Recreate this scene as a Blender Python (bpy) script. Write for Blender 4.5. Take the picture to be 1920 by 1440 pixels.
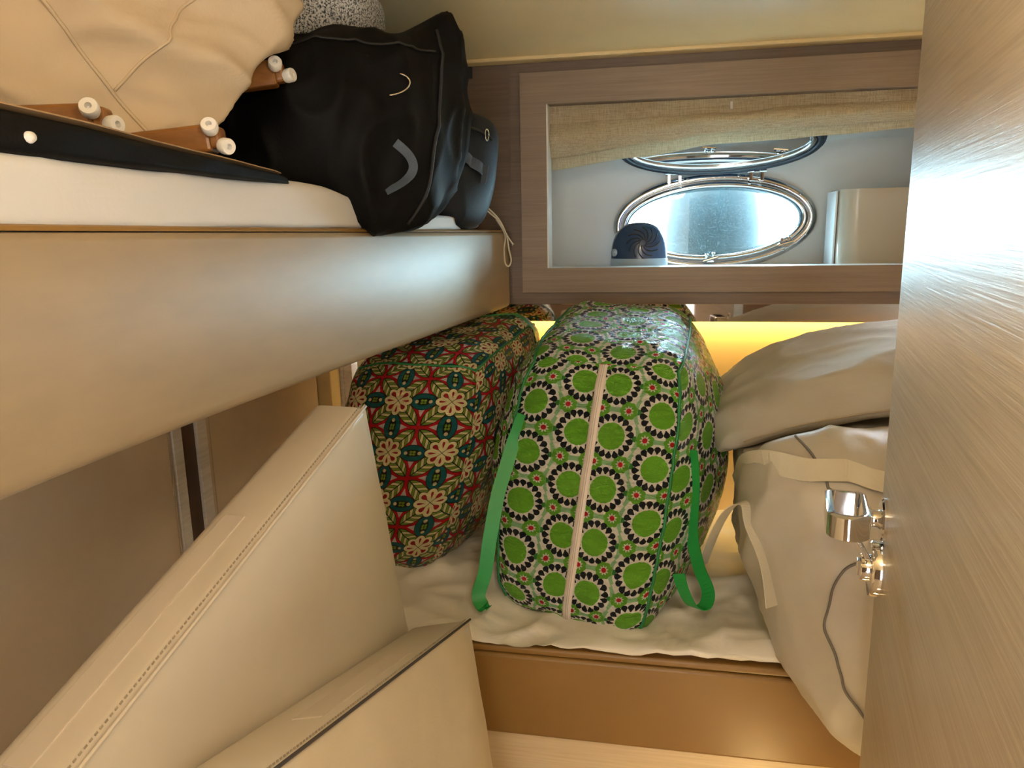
import bpy, bmesh, math, random
from mathutils import Vector, Matrix, noise
R = math.radians
scn = bpy.context.scene
for o in list(bpy.data.objects): bpy.data.objects.remove(o)
COL = scn.collection
random.seed(5)

# ------------------------------------------------------------------ camera, world, lights, exposure
cam_d = bpy.data.cameras.new('camera'); cam = bpy.data.objects.new('camera', cam_d); COL.objects.link(cam)
cam_d.sensor_width = 36.0; cam_d.lens = 1400.0/1920*36; cam_d.clip_start = 0.02
rt, up, bk = (0.98216834, 0.18706382, -0.01877458), (-0.01977336, 0.2020926, 0.97916679), (0.18696088, -0.96133538, 0.20218783)
cam.matrix_world = Matrix(((rt[0], up[0], bk[0], 0), (rt[1], up[1], bk[1], 0), (rt[2], up[2], bk[2], 1.35), (0, 0, 0, 1)))
scn.camera = cam

SKY = 170.0
w = bpy.data.worlds.new('sky'); scn.world = w; w.use_nodes = True
wn = w.node_tree
bg = wn.nodes['Background']; bg.inputs['Color'].default_value = (0.80, 0.91, 1.0, 1); bg.inputs['Strength'].default_value = SKY

def area(name, loc, target, sx, sy, power, col, portal=False, spread=None):
    d = bpy.data.lights.new(name, 'AREA'); d.shape = 'RECTANGLE'; d.size = sx; d.size_y = sy; d.energy = power; d.color = col
    if spread: d.spread = R(spread)
    if portal: d.cycles.is_portal = True
    o = bpy.data.objects.new(name, d); COL.objects.link(o); o.location = loc
    o.rotation_euler = (Vector(target)-Vector(loc)).to_track_quat('-Z', 'Y').to_euler()
    return o
WARM = (1.0, 0.78, 0.52)
area('porthole_portal', (0.165, 2.47, 1.36), (0.165, 0, 1.36), 0.62, 0.28, 1, (1, 1, 1), portal=True)
def bulb(name, loc, rad, power, col):
    d = bpy.data.lights.new(name, 'POINT'); d.energy = power; d.color = col; d.shadow_soft_size = rad
    o = bpy.data.objects.new(name, d); COL.objects.link(o); o.location = loc; return o
bulb('cabin_dome_lamp', (0.10, 0.22, 1.58), 0.07, 9.5, (1.0, 0.84, 0.62))
bulb('low_fill_lamp', (0.16, -0.20, 1.12), 0.06, 5.2, (1.0, 0.87, 0.70))  # added fill beside the camera, brightens the panels under the bunk; no fitting here
bulb('bunk_reading_lamp', (-0.85, 0.22, 1.66), 0.04, 1.6, (1.0, 0.70, 0.36))
area('doorway_light', (0.0, -1.52, 1.0), (0.0, 1.0, 1.25), 0.68, 1.5, 11, (1.0, 0.95, 0.88))
area('led_strip_light', (0.24, 2.024, 1.108), (0.24, 2.05, 0.9), 1.42, 0.012, 5.2, (1.0, 0.66, 0.25))
area('courtesy_lamp', (0.25, 1.00, 0.16), (0.20, 1.27, 0.50), 0.08, 0.08, 0.7, (1.0, 0.68, 0.28))
area('floor_lamp_strip', (0.22, 0.50, 0.04), (-0.10, 0.60, 0.9), 0.06, 0.6, 3.2, (1.0, 0.68, 0.34))

scn.view_settings.view_transform = 'Standard'; scn.view_settings.look = 'None'
scn.view_settings.gamma = 1.0; scn.view_settings.use_curve_mapping = False
scn.view_settings.exposure = 0.0

# ------------------------------------------------------------------ node helpers
class X:                      # a scalar expression built of Math nodes
    def __init__(s, nt, v): s.nt = nt; s.v = v
    def _m(s, op, *a):
        n = s.nt.nodes.new('ShaderNodeMath'); n.operation = op
        for i, q in enumerate((s,)+a):
            q = q.v if isinstance(q, X) else q
            if isinstance(q, (int, float)): n.inputs[i].default_value = q
            else: s.nt.links.new(q, n.inputs[i])
        return X(s.nt, n.outputs[0])
    def __add__(s, o): return s._m('ADD', o)
    __radd__ = __add__
    def __sub__(s, o): return s._m('SUBTRACT', o)
    def __rsub__(s, o): return (s*-1.0)+o
    def __mul__(s, o): return s._m('MULTIPLY', o)
    __rmul__ = __mul__
    def __truediv__(s, o): return s._m('DIVIDE', o)
    def lt(s, o): return s._m('LESS_THAN', o)
    def gt(s, o): return s._m('GREATER_THAN', o)
    def abs(s): return s._m('ABSOLUTE')
    def min(s, o): return s._m('MINIMUM', o)
    def max(s, o): return s._m('MAXIMUM', o)
    def sqrt(s): return s._m('SQRT')
    def frac(s): return s._m('FRACT')
    def cos(s): return s._m('COSINE')
    def round(s): return s._m('ROUND')
    def atan2(s, o): return s._m('ARCTAN2', o)
    def wrap(s): return s-s.round()
def rgbv(nt, v):
    n = nt.nodes.new('ShaderNodeValue'); n.outputs[0].default_value = v; return n.outputs[0]
def sel(c, a, b): return b+(a-b)*c      # c ? a : b
def hyp(a, b): return (a*a+b*b).sqrt()

def newmat(name):
    m = bpy.data.materials.new(name); m.use_nodes = True
    return m, m.node_tree, m.node_tree.nodes['Principled BSDF']
def rgb(nt, c):
    n = nt.nodes.new('ShaderNodeRGB'); n.outputs[0].default_value = (*c, 1); return n.outputs[0]
def mix(nt, f, a, b):
    n = nt.nodes.new('ShaderNodeMix'); n.data_type = 'RGBA'
    f = f.v if isinstance(f, X) else f
    for i, q in ((0, f), (6, a), (7, b)):
        if isinstance(q, tuple): n.inputs[i].default_value = (*q, 1)
        elif isinstance(q, (int, float)): n.inputs[i].default_value = q
        else: nt.links.new(q, n.inputs[i])
    return n.outputs[2]
def noise_tex(nt, scale=(1, 1, 1), detail=4, coord='Object', dist=0.0, rough=0.55):
    tc = nt.nodes.new('ShaderNodeTexCoord'); mp = nt.nodes.new('ShaderNodeMapping')
    mp.inputs['Scale'].default_value = scale
    n = nt.nodes.new('ShaderNodeTexNoise'); n.inputs['Scale'].default_value = 1.0; n.inputs['Detail'].default_value = detail
    n.inputs['Distortion'].default_value = dist; n.inputs['Roughness'].default_value = rough
    nt.links.new(tc.outputs[coord], mp.inputs[0]); nt.links.new(mp.outputs[0], n.inputs['Vector'])
    return n.outputs['Fac']
def ramp(nt, f, stops):
    n = nt.nodes.new('ShaderNodeValToRGB'); e = n.color_ramp.elements
    while len(e) < len(stops): e.new(0.5)
    for q, (p, c) in zip(e, stops): q.position = p; q.color = (*c, 1)
    nt.links.new(f, n.inputs[0]); return n.outputs[0]
def bump(nt, bs, h, strength=0.2, dist=0.002):
    n = nt.nodes.new('ShaderNodeBump'); n.inputs['Strength'].default_value = strength; n.inputs['Distance'].default_value = dist
    h = h.v if isinstance(h, X) else h
    nt.links.new(h, n.inputs['Height']); nt.links.new(n.outputs[0], bs.inputs['Normal'])
def mat(name, c, rough=0.5, metal=0.0, var=0.0, vscale=(6, 6, 6), bscale=None, bstr=0.2, bdist=0.002, sheen=0.0, spec=0.5, coat=0.0, trans=0.0):
    m, nt, bs = newmat(name)
    bs.inputs['Base Color'].default_value = (*c, 1); bs.inputs['Roughness'].default_value = rough; bs.inputs['Metallic'].default_value = metal
    bs.inputs['Specular IOR Level'].default_value = spec; bs.inputs['Sheen Weight'].default_value = sheen; bs.inputs['Coat Weight'].default_value = coat
    if var:
        f = noise_tex(nt, vscale)
        nt.links.new(ramp(nt, f, [(0.3, tuple(q*(1-var) for q in c)), (0.7, tuple(min(1, q*(1+var)) for q in c))]), bs.inputs['Base Color'])
    if bscale: bump(nt, bs, noise_tex(nt, bscale, 5), bstr, bdist)
    if trans:
        out = nt.nodes['Material Output']; t = nt.nodes.new('ShaderNodeBsdfTranslucent'); t.inputs[0].default_value = (*c, 1)
        ms = nt.nodes.new('ShaderNodeMixShader'); ms.inputs[0].default_value = trans
        nt.links.new(bs.outputs[0], ms.inputs[1]); nt.links.new(t.outputs[0], ms.inputs[2]); nt.links.new(ms.outputs[0], out.inputs[0])
    return m
def wood(name, dark, light, scale, rough=0.4, bstr=0.15, coat=0.0):
    m, nt, bs = newmat(name)
    f = noise_tex(nt, scale, 6, dist=0.3, rough=0.65); f2 = noise_tex(nt, tuple(q*0.22 for q in scale), 3)
    c1 = ramp(nt, f, [(0.25, dark), (0.7, light)]); c2 = ramp(nt, f2, [(0.3, tuple(0.5*(a+b) for a, b in zip(dark, light))), (0.7, light)])
    nt.links.new(mix(nt, 0.4, c1, c2), bs.inputs['Base Color']); bs.inputs['Roughness'].default_value = rough; bs.inputs['Coat Weight'].default_value = coat
    bump(nt, bs, f, bstr, 0.001); return m

M = {}
M['wall_wood'] = wood('wall_wood', (0.100, 0.066, 0.046), (0.200, 0.142, 0.102), (5, 60, 190), 0.42)
M['frame_wood'] = wood('frame_wood', (0.175, 0.120, 0.085), (0.310, 0.230, 0.168), (5, 60, 190), 0.42)
M['door_wood'] = wood('door_wood', (0.37, 0.305, 0.235), (0.70, 0.62, 0.52), (5, 60, 260), 0.36, 0.4)
M['slat_wood'] = wood('slat_wood', (0.48, 0.42, 0.36), (0.82, 0.77, 0.70), (60, 9, 160), 0.45)
M['plinth_wood'] = wood('plinth_wood', (0.55, 0.40, 0.22), (0.78, 0.62, 0.40), (5, 60, 190), 0.42)
M['dark_wood'] = wood('dark_wood', (0.050, 0.026, 0.018), (0.085, 0.048, 0.032), (60, 60, 6), 0.4)
M['teak'] = wood('teak', (0.11, 0.040, 0.008), (0.30, 0.125, 0.025), (9, 90, 90), 0.35)
M['leather'] = mat('bunk_leatherette', (0.315, 0.232, 0.138), 0.5, var=0.06, vscale=(8, 8, 30), bscale=(500, 500, 500), bstr=0.12, bdist=0.0006)
M['berth_leather'] = mat('berth_leatherette', (0.25, 0.135, 0.033), 0.36, var=0.05, bscale=(500, 500, 500), bstr=0.1, bdist=0.0006)
M['panel_leather'] = mat('panel_leatherette', (0.62, 0.48, 0.315), 0.5, var=0.05, bscale=(450, 450, 450), bstr=0.15, bdist=0.0006)
M['cushion_leather'] = mat('cushion_leatherette', (0.66, 0.585, 0.475), 0.36, var=0.04, bscale=(420, 420, 420), bstr=0.10, bdist=0.0006)
M['cushion_suede'] = mat('cushion_back_cloth', (0.70, 0.60, 0.44), 0.8, var=0.06, bscale=(300, 300, 300), bstr=0.25, bdist=0.001)
M['patch'] = mat('hook_tape', (0.63, 0.55, 0.45), 0.55, bscale=(600, 600, 600), bstr=0.2)
M['seam_grey'] = mat('seam_grey', (0.16, 0.145, 0.125), 0.6)
M['thread'] = mat('thread', (0.46, 0.38, 0.28), 0.7)
M['dark_thread'] = mat('dark_thread', (0.06, 0.05, 0.045), 0.7)
M['ceiling'] = mat('ceiling_liner', (0.86, 0.69, 0.38), 0.42, var=0.03)
M['sheet'] = mat('white_sheet', (0.64, 0.632, 0.625), 0.85, bscale=(180, 180, 180), bstr=0.12, sheen=0.2)
M['sheet2'] = mat('cream_sheet', (0.80, 0.75, 0.64), 0.85, bscale=(160, 160, 160), bstr=0.12, sheen=0.2)
M['cream'] = mat('cream_canvas', (0.56, 0.45, 0.31), 0.75, var=0.05, bscale=(200, 200, 200), bstr=0.15)
M['cream_cord'] = mat('cream_cord', (0.72, 0.66, 0.54), 0.8, bscale=(300, 300, 900), bstr=0.4)
M['black'] = mat('black_cloth', (0.0020, 0.0020, 0.0021), 0.65, bscale=(260, 260, 260), bstr=0.2, spec=0.15)
M['navy'] = mat('navy_nylon', (0.007, 0.011, 0.018), 0.55, bscale=(260, 260, 260), bstr=0.2, spec=0.3)
M['navy_web'] = mat('navy_webbing', (0.055, 0.075, 0.105), 0.6, bscale=(500, 500, 500), bstr=0.4)
M['black_tape'] = mat('black_webbing', (0.007, 0.007, 0.0075), 0.6, bscale=(500, 500, 500), bstr=0.4)
M['grey_pvc'] = mat('grey_pvc', (0.50, 0.46, 0.385), 0.40, var=0.05, bscale=(35, 35, 35), bstr=0.2, bdist=0.004)
M['grey_cloth'] = mat('grey_quilt_cloth', (0.48, 0.445, 0.385), 0.8, bscale=(120, 120, 120), bstr=0.2)
M['web'] = mat('cream_webbing', (0.66, 0.61, 0.48), 0.65, bscale=(220, 220, 220), bstr=0.5)
M['green_web'] = mat('green_webbing', (0.012, 0.27, 0.045), 0.45, bscale=(90, 90, 90), bstr=0.4)
M['green_pipe'] = mat('green_piping', (0.008, 0.17, 0.035), 0.5)
M['zip_tape'] = mat('zip_tape', (0.72, 0.62, 0.52), 0.6, bscale=(300, 300, 300), bstr=0.2)
M['zip_teeth'] = mat('zip_teeth', (0.48, 0.40, 0.33), 0.5)
M['chrome'] = mat('chrome', (0.86, 0.86, 0.87), 0.06, 1.0)
M['steel'] = mat('polished_steel', (0.80, 0.80, 0.81), 0.12, 1.0)
M['mirror'] = mat('bronze_mirror', (0.62, 0.55, 0.50), 0.03, 1.0)
M['gasket'] = mat('rubber_gasket', (0.010, 0.016, 0.028), 0.35)
M['lid_blue'] = mat('lid_frame_blue', (0.035, 0.070, 0.13), 0.25)
M['recess'] = mat('recess_gelcoat', (0.80, 0.795, 0.765), 0.45)
M['white_trim'] = mat('white_trim', (0.85, 0.86, 0.86), 0.35)
M['white_plastic'] = mat('white_plastic', (0.78, 0.76, 0.72), 0.4)
M['hole'] = mat('black_hole', (0.01, 0.01, 0.01), 0.6)
M['device'] = mat('navy_gloss_plastic', (0.018, 0.045, 0.11), 0.25, coat=0.4)
M['device_body'] = mat('pale_blue_plastic', (0.42, 0.52, 0.63), 0.3)
M['beige_gloss'] = mat('beige_gloss_plastic', (0.55, 0.48, 0.38), 0.22)
M['floor'] = wood('floor_wood', (0.40, 0.30, 0.19), (0.60, 0.48, 0.33), (60, 6, 60), 0.4)
M['fender'] = mat('teal_fender', (0.0004, 0.0022, 0.0029), 0.8, var=0.6, vscale=(14, 14, 6), spec=0.1)
M['sea'] = mat('sea_water', (0.02, 0.06, 0.09), 0.12, bscale=(3, 3, 3), bstr=0.6, bdist=0.05)
M['hull'] = mat('hull_outside', (0.7, 0.7, 0.7), 0.4)
# salt and pepper knit
m, nt, bs = newmat('knit'); f = noise_tex(nt, (330, 330, 330), 2)
nt.links.new(ramp(nt, f, [(0.38, (0.05, 0.055, 0.06)), (0.56, (0.70, 0.69, 0.66))]), bs.inputs['Base Color']); bs.inputs['Roughness'].default_value = 0.9
bump(nt, bs, f, 0.8, 0.004); M['knit'] = m
# linen curtain, thin and translucent
m, nt, bs = newmat('linen'); f1 = noise_tex(nt, (30, 300, 900), 3); f2 = noise_tex(nt, (700, 300, 40), 3)
ff = X(nt, f1)*0.5+X(nt, f2)*0.5
c = ramp(nt, ff.v, [(0.34, (0.60, 0.48, 0.31)), (0.58, (0.95, 0.87, 0.70))]); nt.links.new(c, bs.inputs['Base Color']); bs.inputs['Roughness'].default_value = 0.8
t = nt.nodes.new('ShaderNodeBsdfTranslucent'); nt.links.new(c, t.inputs[0]); ms = nt.nodes.new('ShaderNodeMixShader'); ms.inputs[0].default_value = 0.6
nt.links.new(bs.outputs[0], ms.inputs[1]); nt.links.new(t.outputs[0], ms.inputs[2]); nt.links.new(ms.outputs[0], nt.nodes['Material Output'].inputs[0])
M['linen'] = m
# thin glass: clear with a fresnel glint, salt specks scatter a little light
def glass(name, tint, specks):
    m, nt, bs = newmat(name); out = nt.nodes['Material Output']
    tr = nt.nodes.new('ShaderNodeBsdfTransparent'); tr.inputs[0].default_value = (*tint, 1)
    gl = nt.nodes.new('ShaderNodeBsdfGlossy'); gl.inputs['Roughness'].default_value = 0.02
    fr = nt.nodes.new('ShaderNodeFresnel'); fr.inputs[0].default_value = 1.45
    ms = nt.nodes.new('ShaderNodeMixShader'); nt.links.new(fr.outputs[0], ms.inputs[0]); nt.links.new(tr.outputs[0], ms.inputs[1]); nt.links.new(gl.outputs[0], ms.inputs[2])
    res = ms.outputs[0]
    if specks:
        f = noise_tex(nt, (260, 260, 260), 2); df = nt.nodes.new('ShaderNodeBsdfTranslucent'); df.inputs[0].default_value = (0.75, 0.9, 1, 1)
        k = X(nt, f)-0.60; k = (k*4.0).max(0.0)._m('MINIMUM', 0.006)
        f3 = noise_tex(nt, (5, 60, 18), 1, dist=2.5); s = ((X(nt, f3)-0.5).abs().lt(0.006))*0.004
        k = k.max(s)
        m2 = nt.nodes.new('ShaderNodeMixShader'); nt.links.new(k.v, m2.inputs[0]); nt.links.new(res, m2.inputs[1]); nt.links.new(df.outputs[0], m2.inputs[2]); res = m2.outputs[0]
    nt.links.new(res, out.inputs[0]); return m
M['glass'] = glass('porthole_glass', (0.80, 0.95, 0.98), True)
M['lid_glass'] = glass('lid_glass', (0.86, 0.95, 1.0), False)

def uvx(nt):
    tc = nt.nodes.new('ShaderNodeTexCoord'); s = nt.nodes.new('ShaderNodeSeparateXYZ'); nt.links.new(tc.outputs['UV'], s.inputs[0])
    return X(nt, s.outputs[0]), X(nt, s.outputs[1])
def crinkle(nt, bs, rough):
    bs.inputs['Roughness'].default_value = rough; bs.inputs['Specular IOR Level'].default_value = 0.42
    f = X(nt, noise_tex(nt, (28, 28, 90), 5, dist=1.2)); g = X(nt, noise_tex(nt, (420, 420, 420), 2))
    h = X(nt, noise_tex(nt, (70, 45, 120), 4, dist=1.5)); bump(nt, bs, (1.0-(f-0.5).abs()*2.0)*1.0+(1.0-(h-0.5).abs()*2.0)*0.5+g*0.10, 0.9, 0.016)
# green woven bag print: big rosettes and small red flowers
def green_print():
    m, nt, bs = newmat('green_rosette_print'); u, v = uvx(nt)
    PU, PV = 0.086, 0.097
    u = u-sel(u.gt(0.0), X(nt, rgbv(nt, 0.035)), X(nt, rgbv(nt, -0.028)))
    p = u/PU; q = v/PV
    def off(a, b): return ((p-a)*0.5).wrap()*(2*PU), (q-b).wrap()*PV
    ax, ay = off(0, 0); bx, by = off(1, 0.5)
    ra, rb = hyp(ax, ay), hyp(bx, by); c = ra.lt(rb)
    x, y = sel(c, ax, bx), sel(c, ay, by); rho = ra.min(rb)/0.0405; rho2 = ra.max(rb)/0.0405
    ang = y.atan2(x)
    t = ((ang*(18/(2*math.pi))).frac()*2.0-1.0).abs()
    w1 = (rho-0.62)/0.24; k = (rho-0.84)/0.17; w2 = (1.0-k*k).max(0.0).sqrt()
    black = t.lt(w1.min(w2)*1.0)
    green = rho.lt(0.615-t*0.02); white = rho.lt(0.90)
    # small flowers
    fx = None
    for a, b in ((0.29, 0.5), (-0.29, 0.5), (1.29, 0.0), (0.71, 0.0)):
        dx, dy = off(a, b); r = hyp(dx, dy)
        if fx is None: fx, fy, fr = dx, dy, r
        else:
            cc = r.lt(fr); fx, fy, fr = sel(cc, dx, fx), sel(cc, dy, fy), r.min(fr)
    fang = fy.atan2(fx); tt = ((fang*(9/(2*math.pi))).frac()*2.0-1.0).abs()
    f_green = fr.lt(0.0168-tt*0.0022); f_white = fr.lt(0.0096-tt*0.0048); f_red = fr.lt(0.0046)
    # lattice straps behind
    s1 = (rho2-rho).abs().lt(0.07); band = ((rho-1.17).abs().lt(0.07))*((ang*4.0).cos().gt(-0.35)); wedge = ((rho-1.02).abs().lt(0.09))*((ang*6.0).cos().gt(0.75))
    col = rgb(nt, (0.87, 0.84, 0.72))
    col = mix(nt, s1, col, (0.36, 0.60, 0.30)); col = mix(nt, band, col, (0.30, 0.56, 0.26)); col = mix(nt, wedge, col, (0.05, 0.24, 0.04))
    col = mix(nt, f_green, col, (0.14, 0.41, 0.03)); col = mix(nt, f_white, col, (0.80, 0.76, 0.62)); col = mix(nt, f_red, col, (0.52, 0.012, 0.015))
    col = mix(nt, white, col, (0.88, 0.84, 0.72)); col = mix(nt, green, col, (0.165, 0.47, 0.028)); col = mix(nt, black, col, (0.006, 0.009, 0.016))
    nt.links.new(col, bs.inputs['Base Color']); crinkle(nt, bs, 0.24); return m
M['green_print'] = green_print()
# red bag print: cream flowers, teal pods, striped leaves, red crosses
def red_print():
    m, nt, bs = newmat('red_flower_print'); u, v = uvx(nt)
    P = 0.109
    x = (u/P).wrap(); y = (v/P).wrap(); ax, ay = x.abs(), y.abs()
    r = hyp(x, y); ang = y.atan2(x)
    K = (0.010, 0.010, 0.008)
    # leaves: striped chevrons about the diagonals
    a = ax+ay; b = (ax-ay).abs()
    st = ((a*0.62+b*0.55)*16.0).frac(); vein = ((st-0.5).abs().gt(0.42)).max(b.lt(0.014)); grn = ((a*0.62+b*0.55)*8.0).frac().lt(0.5)
    col = mix(nt, grn, rgb(nt, (0.76, 0.68, 0.33)), (0.20, 0.30, 0.035)); col = mix(nt, vein, col, K)
    # red crosses on the cell corners
    X1, Y1 = 0.5-ax, 0.5-ay
    def arm(d, o): return o-(0.034+((d-0.11).max(0.0)*(d-0.11).max(0.0))*2.0)
    ar = arm(X1, Y1).min(arm(Y1, X1))
    edge = ar.lt(0.016); col = mix(nt, edge, col, K); col = mix(nt, ar.lt(0.0), col, (0.48, 0.008, 0.014))
    tri = ((Y1-(X1-0.20)*0.42).lt(0.0))*(X1.gt(0.20)); tri = tri.max(((X1-(Y1-0.20)*0.42).lt(0.0))*(Y1.gt(0.20)))
    col = mix(nt, tri, col, (0.62, 0.52, 0.48))
    # teal pods between the flowers
    def ell(cx, cy, rx, ry): return hyp((ax-cx)/rx, (ay-cy)/ry)
    e = ell(0.5, 0.0, 0.235, 0.155).min(ell(0.0, 0.5, 0.155, 0.235)); e2 = ell(0.5, 0.0, 0.17, 0.07).min(ell(0.0, 0.5, 0.07, 0.17))
    tip = ell(0.37, 0.0, 0.035, 0.034).min(ell(0.0, 0.37, 0.034, 0.035)); mid = ell(0.47, 0.025, 0.03, 0.022).min(ell(0.025, 0.47, 0.022, 0.03))
    col = mix(nt, e.lt(1.08), col, K); col = mix(nt, e.lt(1.0), col, (0.006, 0.105, 0.105)); col = mix(nt, e2.lt(1.0), col, K)
    col = mix(nt, tip.lt(1.0), col, (0.70, 0.60, 0.33)); col = mix(nt, mid.lt(1.0), col, (0.20, 0.33, 0.03))
    # flower of eight petals
    c8 = (ang*4.0).cos().abs(); R1 = 0.215+c8*0.065
    col = mix(nt, r.lt(R1+0.016), col, K); col = mix(nt, r.lt(R1), col, (0.86, 0.74, 0.39))
    diag = ((ang*2.0).cos().abs()).lt(0.7071)
    k = ((ang*(8/(2*math.pi))+0.5).frac()-0.5).abs(); h = (r-0.075)/0.145; wid = (h.max(0.0)*(1.0-h).max(0.0)).sqrt()*h.max(0.0).sqrt()*sel(diag, X(nt, rgbv(nt, 0.62)), X(nt, rgbv(nt, 0.30)))
    col = mix(nt, k.lt(wid*1.25+0.0)*(r.gt(0.07)), col, K); col = mix(nt, k.lt(wid), col, (0.36, 0.012, 0.016))
    col = mix(nt, ((ax-ay).abs().lt(0.007))*(r.lt(0.09)), col, K)
    nt.links.new(col, bs.inputs['Base Color']); crinkle(nt, bs, 0.22); return m
M['red_print'] = red_print()

# ------------------------------------------------------------------ mesh helpers
def link(name, me, m, parent=None, smooth=True):
    o = bpy.data.objects.new(name, me); COL.objects.link(o)
    if m: me.materials.append(M[m] if isinstance(m, str) else m)
    if smooth:
        for p in me.polygons: p.use_smooth = True
    if parent: o.parent = parent; o.matrix_parent_inverse = parent.matrix_world.inverted()
    return o
def raw(name, vs, fs, m, parent=None, smooth=True, uv=None):
    me = bpy.data.meshes.new(name); me.from_pydata([tuple(v) for v in vs], [], fs)
    if uv:
        l = me.uv_layers.new(name='UVMap'); i = 0
        for p in uv:
            for q in p: l.data[i].uv = q; i += 1
    me.update(); return link(name, me, m, parent, smooth)
def empty(name, loc=(0, 0, 0)):
    o = bpy.data.objects.new(name, None); o.empty_display_size = 0.05; o.location = loc; COL.objects.link(o)
    o.matrix_world = Matrix.Translation(loc); return o
def tag(o, label, cat, group=None):
    o['label'] = label; o['category'] = cat
    if group: o['group'] = group
    return o
def struct(o, label=None):
    o['kind'] = 'structure'
    if label: o['label'] = label
    return o
def thing(name, label, cat, loc, group=None): return tag(empty(name, loc), label, cat, group)
def frombm(name, bm, m, parent=None, smooth=True):
    bmesh.ops.recalc_face_normals(bm, faces=bm.faces)
    me = bpy.data.meshes.new(name); bm.to_mesh(me); bm.free(); return link(name, me, m, parent, smooth)
def bx(bm, lo, hi, bev=0.0, seg=2):
    r = bmesh.ops.create_cube(bm, size=1.0); vs = r['verts']
    for v in vs: v.co = Vector([lo[i]+(v.co[i]+0.5)*(hi[i]-lo[i]) for i in range(3)])
    if bev:
        es = list({e for v in vs for e in v.link_edges})
        bmesh.ops.bevel(bm, geom=es, offset=bev, segments=seg, profile=0.5, affect='EDGES')
def box(name, lo, hi, m, parent=None, bev=0.002, seg=2):
    bm = bmesh.new(); bx(bm, lo, hi, bev, seg); o = frombm(name, bm, m, parent, smooth=False)
    return o
def spline(pts, n=8):
    P = [Vector(p) for p in pts]; out = []
    for i in range(len(P)-1):
        a, b, c, d = P[max(0, i-1)], P[i], P[i+1], P[min(len(P)-1, i+2)]
        for k in range(n):
            t = k/n; out.append(0.5*((2*b)+(-a+c)*t+(2*a-5*b+4*c-d)*t*t+(-a+3*b-3*c+d)*t**3))
    out.append(P[-1]); return out
def tube(name, pts, r, m, parent=None, seg=8, closed=False, caps=True):
    P = [Vector(p) for p in pts]; n = len(P); vs = []; fs = []
    nrm = None
    for i in range(n):
        t = ((P[(i+1) % n]-P[i-1]) if closed else (P[min(i+1, n-1)]-P[max(i-1, 0)])).normalized()
        if nrm is None: nrm = t.orthogonal().normalized()
        nrm = (nrm-t*nrm.dot(t)).normalized(); b = t.cross(nrm)
        rr = r(i/(n-1)) if callable(r) else r
        for k in range(seg):
            a = 2*math.pi*k/seg; vs.append(P[i]+(nrm*math.cos(a)+b*math.sin(a))*rr)
    for i in range(n if closed else n-1):
        for k in range(seg):
            j = (i+1) % n; fs.append((i*seg+k, i*seg+(k+1) % seg, j*seg+(k+1) % seg, j*seg+k))
    if caps and not closed: fs += [tuple(range(seg))[::-1], tuple(range((n-1)*seg, n*seg))]
    return raw(name, vs, fs, m, parent)
def ribbon(name, pts, width, m, parent=None, wdir=(0, 1, 0), th=0.0015, twist=None):
    P = [Vector(p) for p in pts]; n = len(P); vs = []; fs = []
    for i in range(n):
        t = (P[min(i+1, n-1)]-P[max(i-1, 0)]).normalized(); wd = Vector(twist[min(i*len(twist)//n, len(twist)-1)] if twist else wdir)
        wd = (wd-t*wd.dot(t)).normalized(); nn = t.cross(wd)
        for sx, sy in ((-1, -1), (1, -1), (1, 1), (-1, 1)): vs.append(P[i]+wd*(sx*width/2)+nn*(sy*th/2))
    for i in range(n-1):
        for k in range(4): fs.append((i*4+k, i*4+(k+1) % 4, i*4+4+(k+1) % 4, i*4+4+k))
    fs += [(3, 2, 1, 0), tuple(range((n-1)*4, n*4))]
    return raw(name, vs, fs, m, parent, smooth=False)
def lathe(bm, prof, origin, axis, seg=32):
    ax = Vector(axis).normalized(); a = ax.orthogonal().normalized(); b = ax.cross(a); o = Vector(origin); rows = []
    for r, h in prof:
        if r < 1e-6: rows.append([bm.verts.new(o+ax*h)])
        else: rows.append([bm.verts.new(o+ax*h+(a*math.cos(2*math.pi*k/seg)+b*math.sin(2*math.pi*k/seg))*r) for k in range(seg)])
    for p, q in zip(rows, rows[1:]):
        for k in range(seg):
            j = (k+1) % seg
            if len(p) == 1 and len(q) > 1: bm.faces.new((p[0], q[k], q[j]))
            elif len(q) == 1 and len(p) > 1: bm.faces.new((p[k], p[j], q[0]))
            elif len(p) > 1: bm.faces.new((p[k], p[j], q[j], q[k]))
def latheo(name, prof, origin, axis, m, parent=None, seg=32):
    bm = bmesh.new(); lathe(bm, prof, origin, axis, seg); o = frombm(name, bm, m, parent)
    return o
def autosmooth(o, ang=40):
    bm = bmesh.new(); bm.from_mesh(o.data)
    for e in bm.edges:
        if len(e.link_faces) == 2 and e.calc_face_angle() > R(ang): e.smooth = False
    bm.to_mesh(o.data); bm.free(); return o

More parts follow.
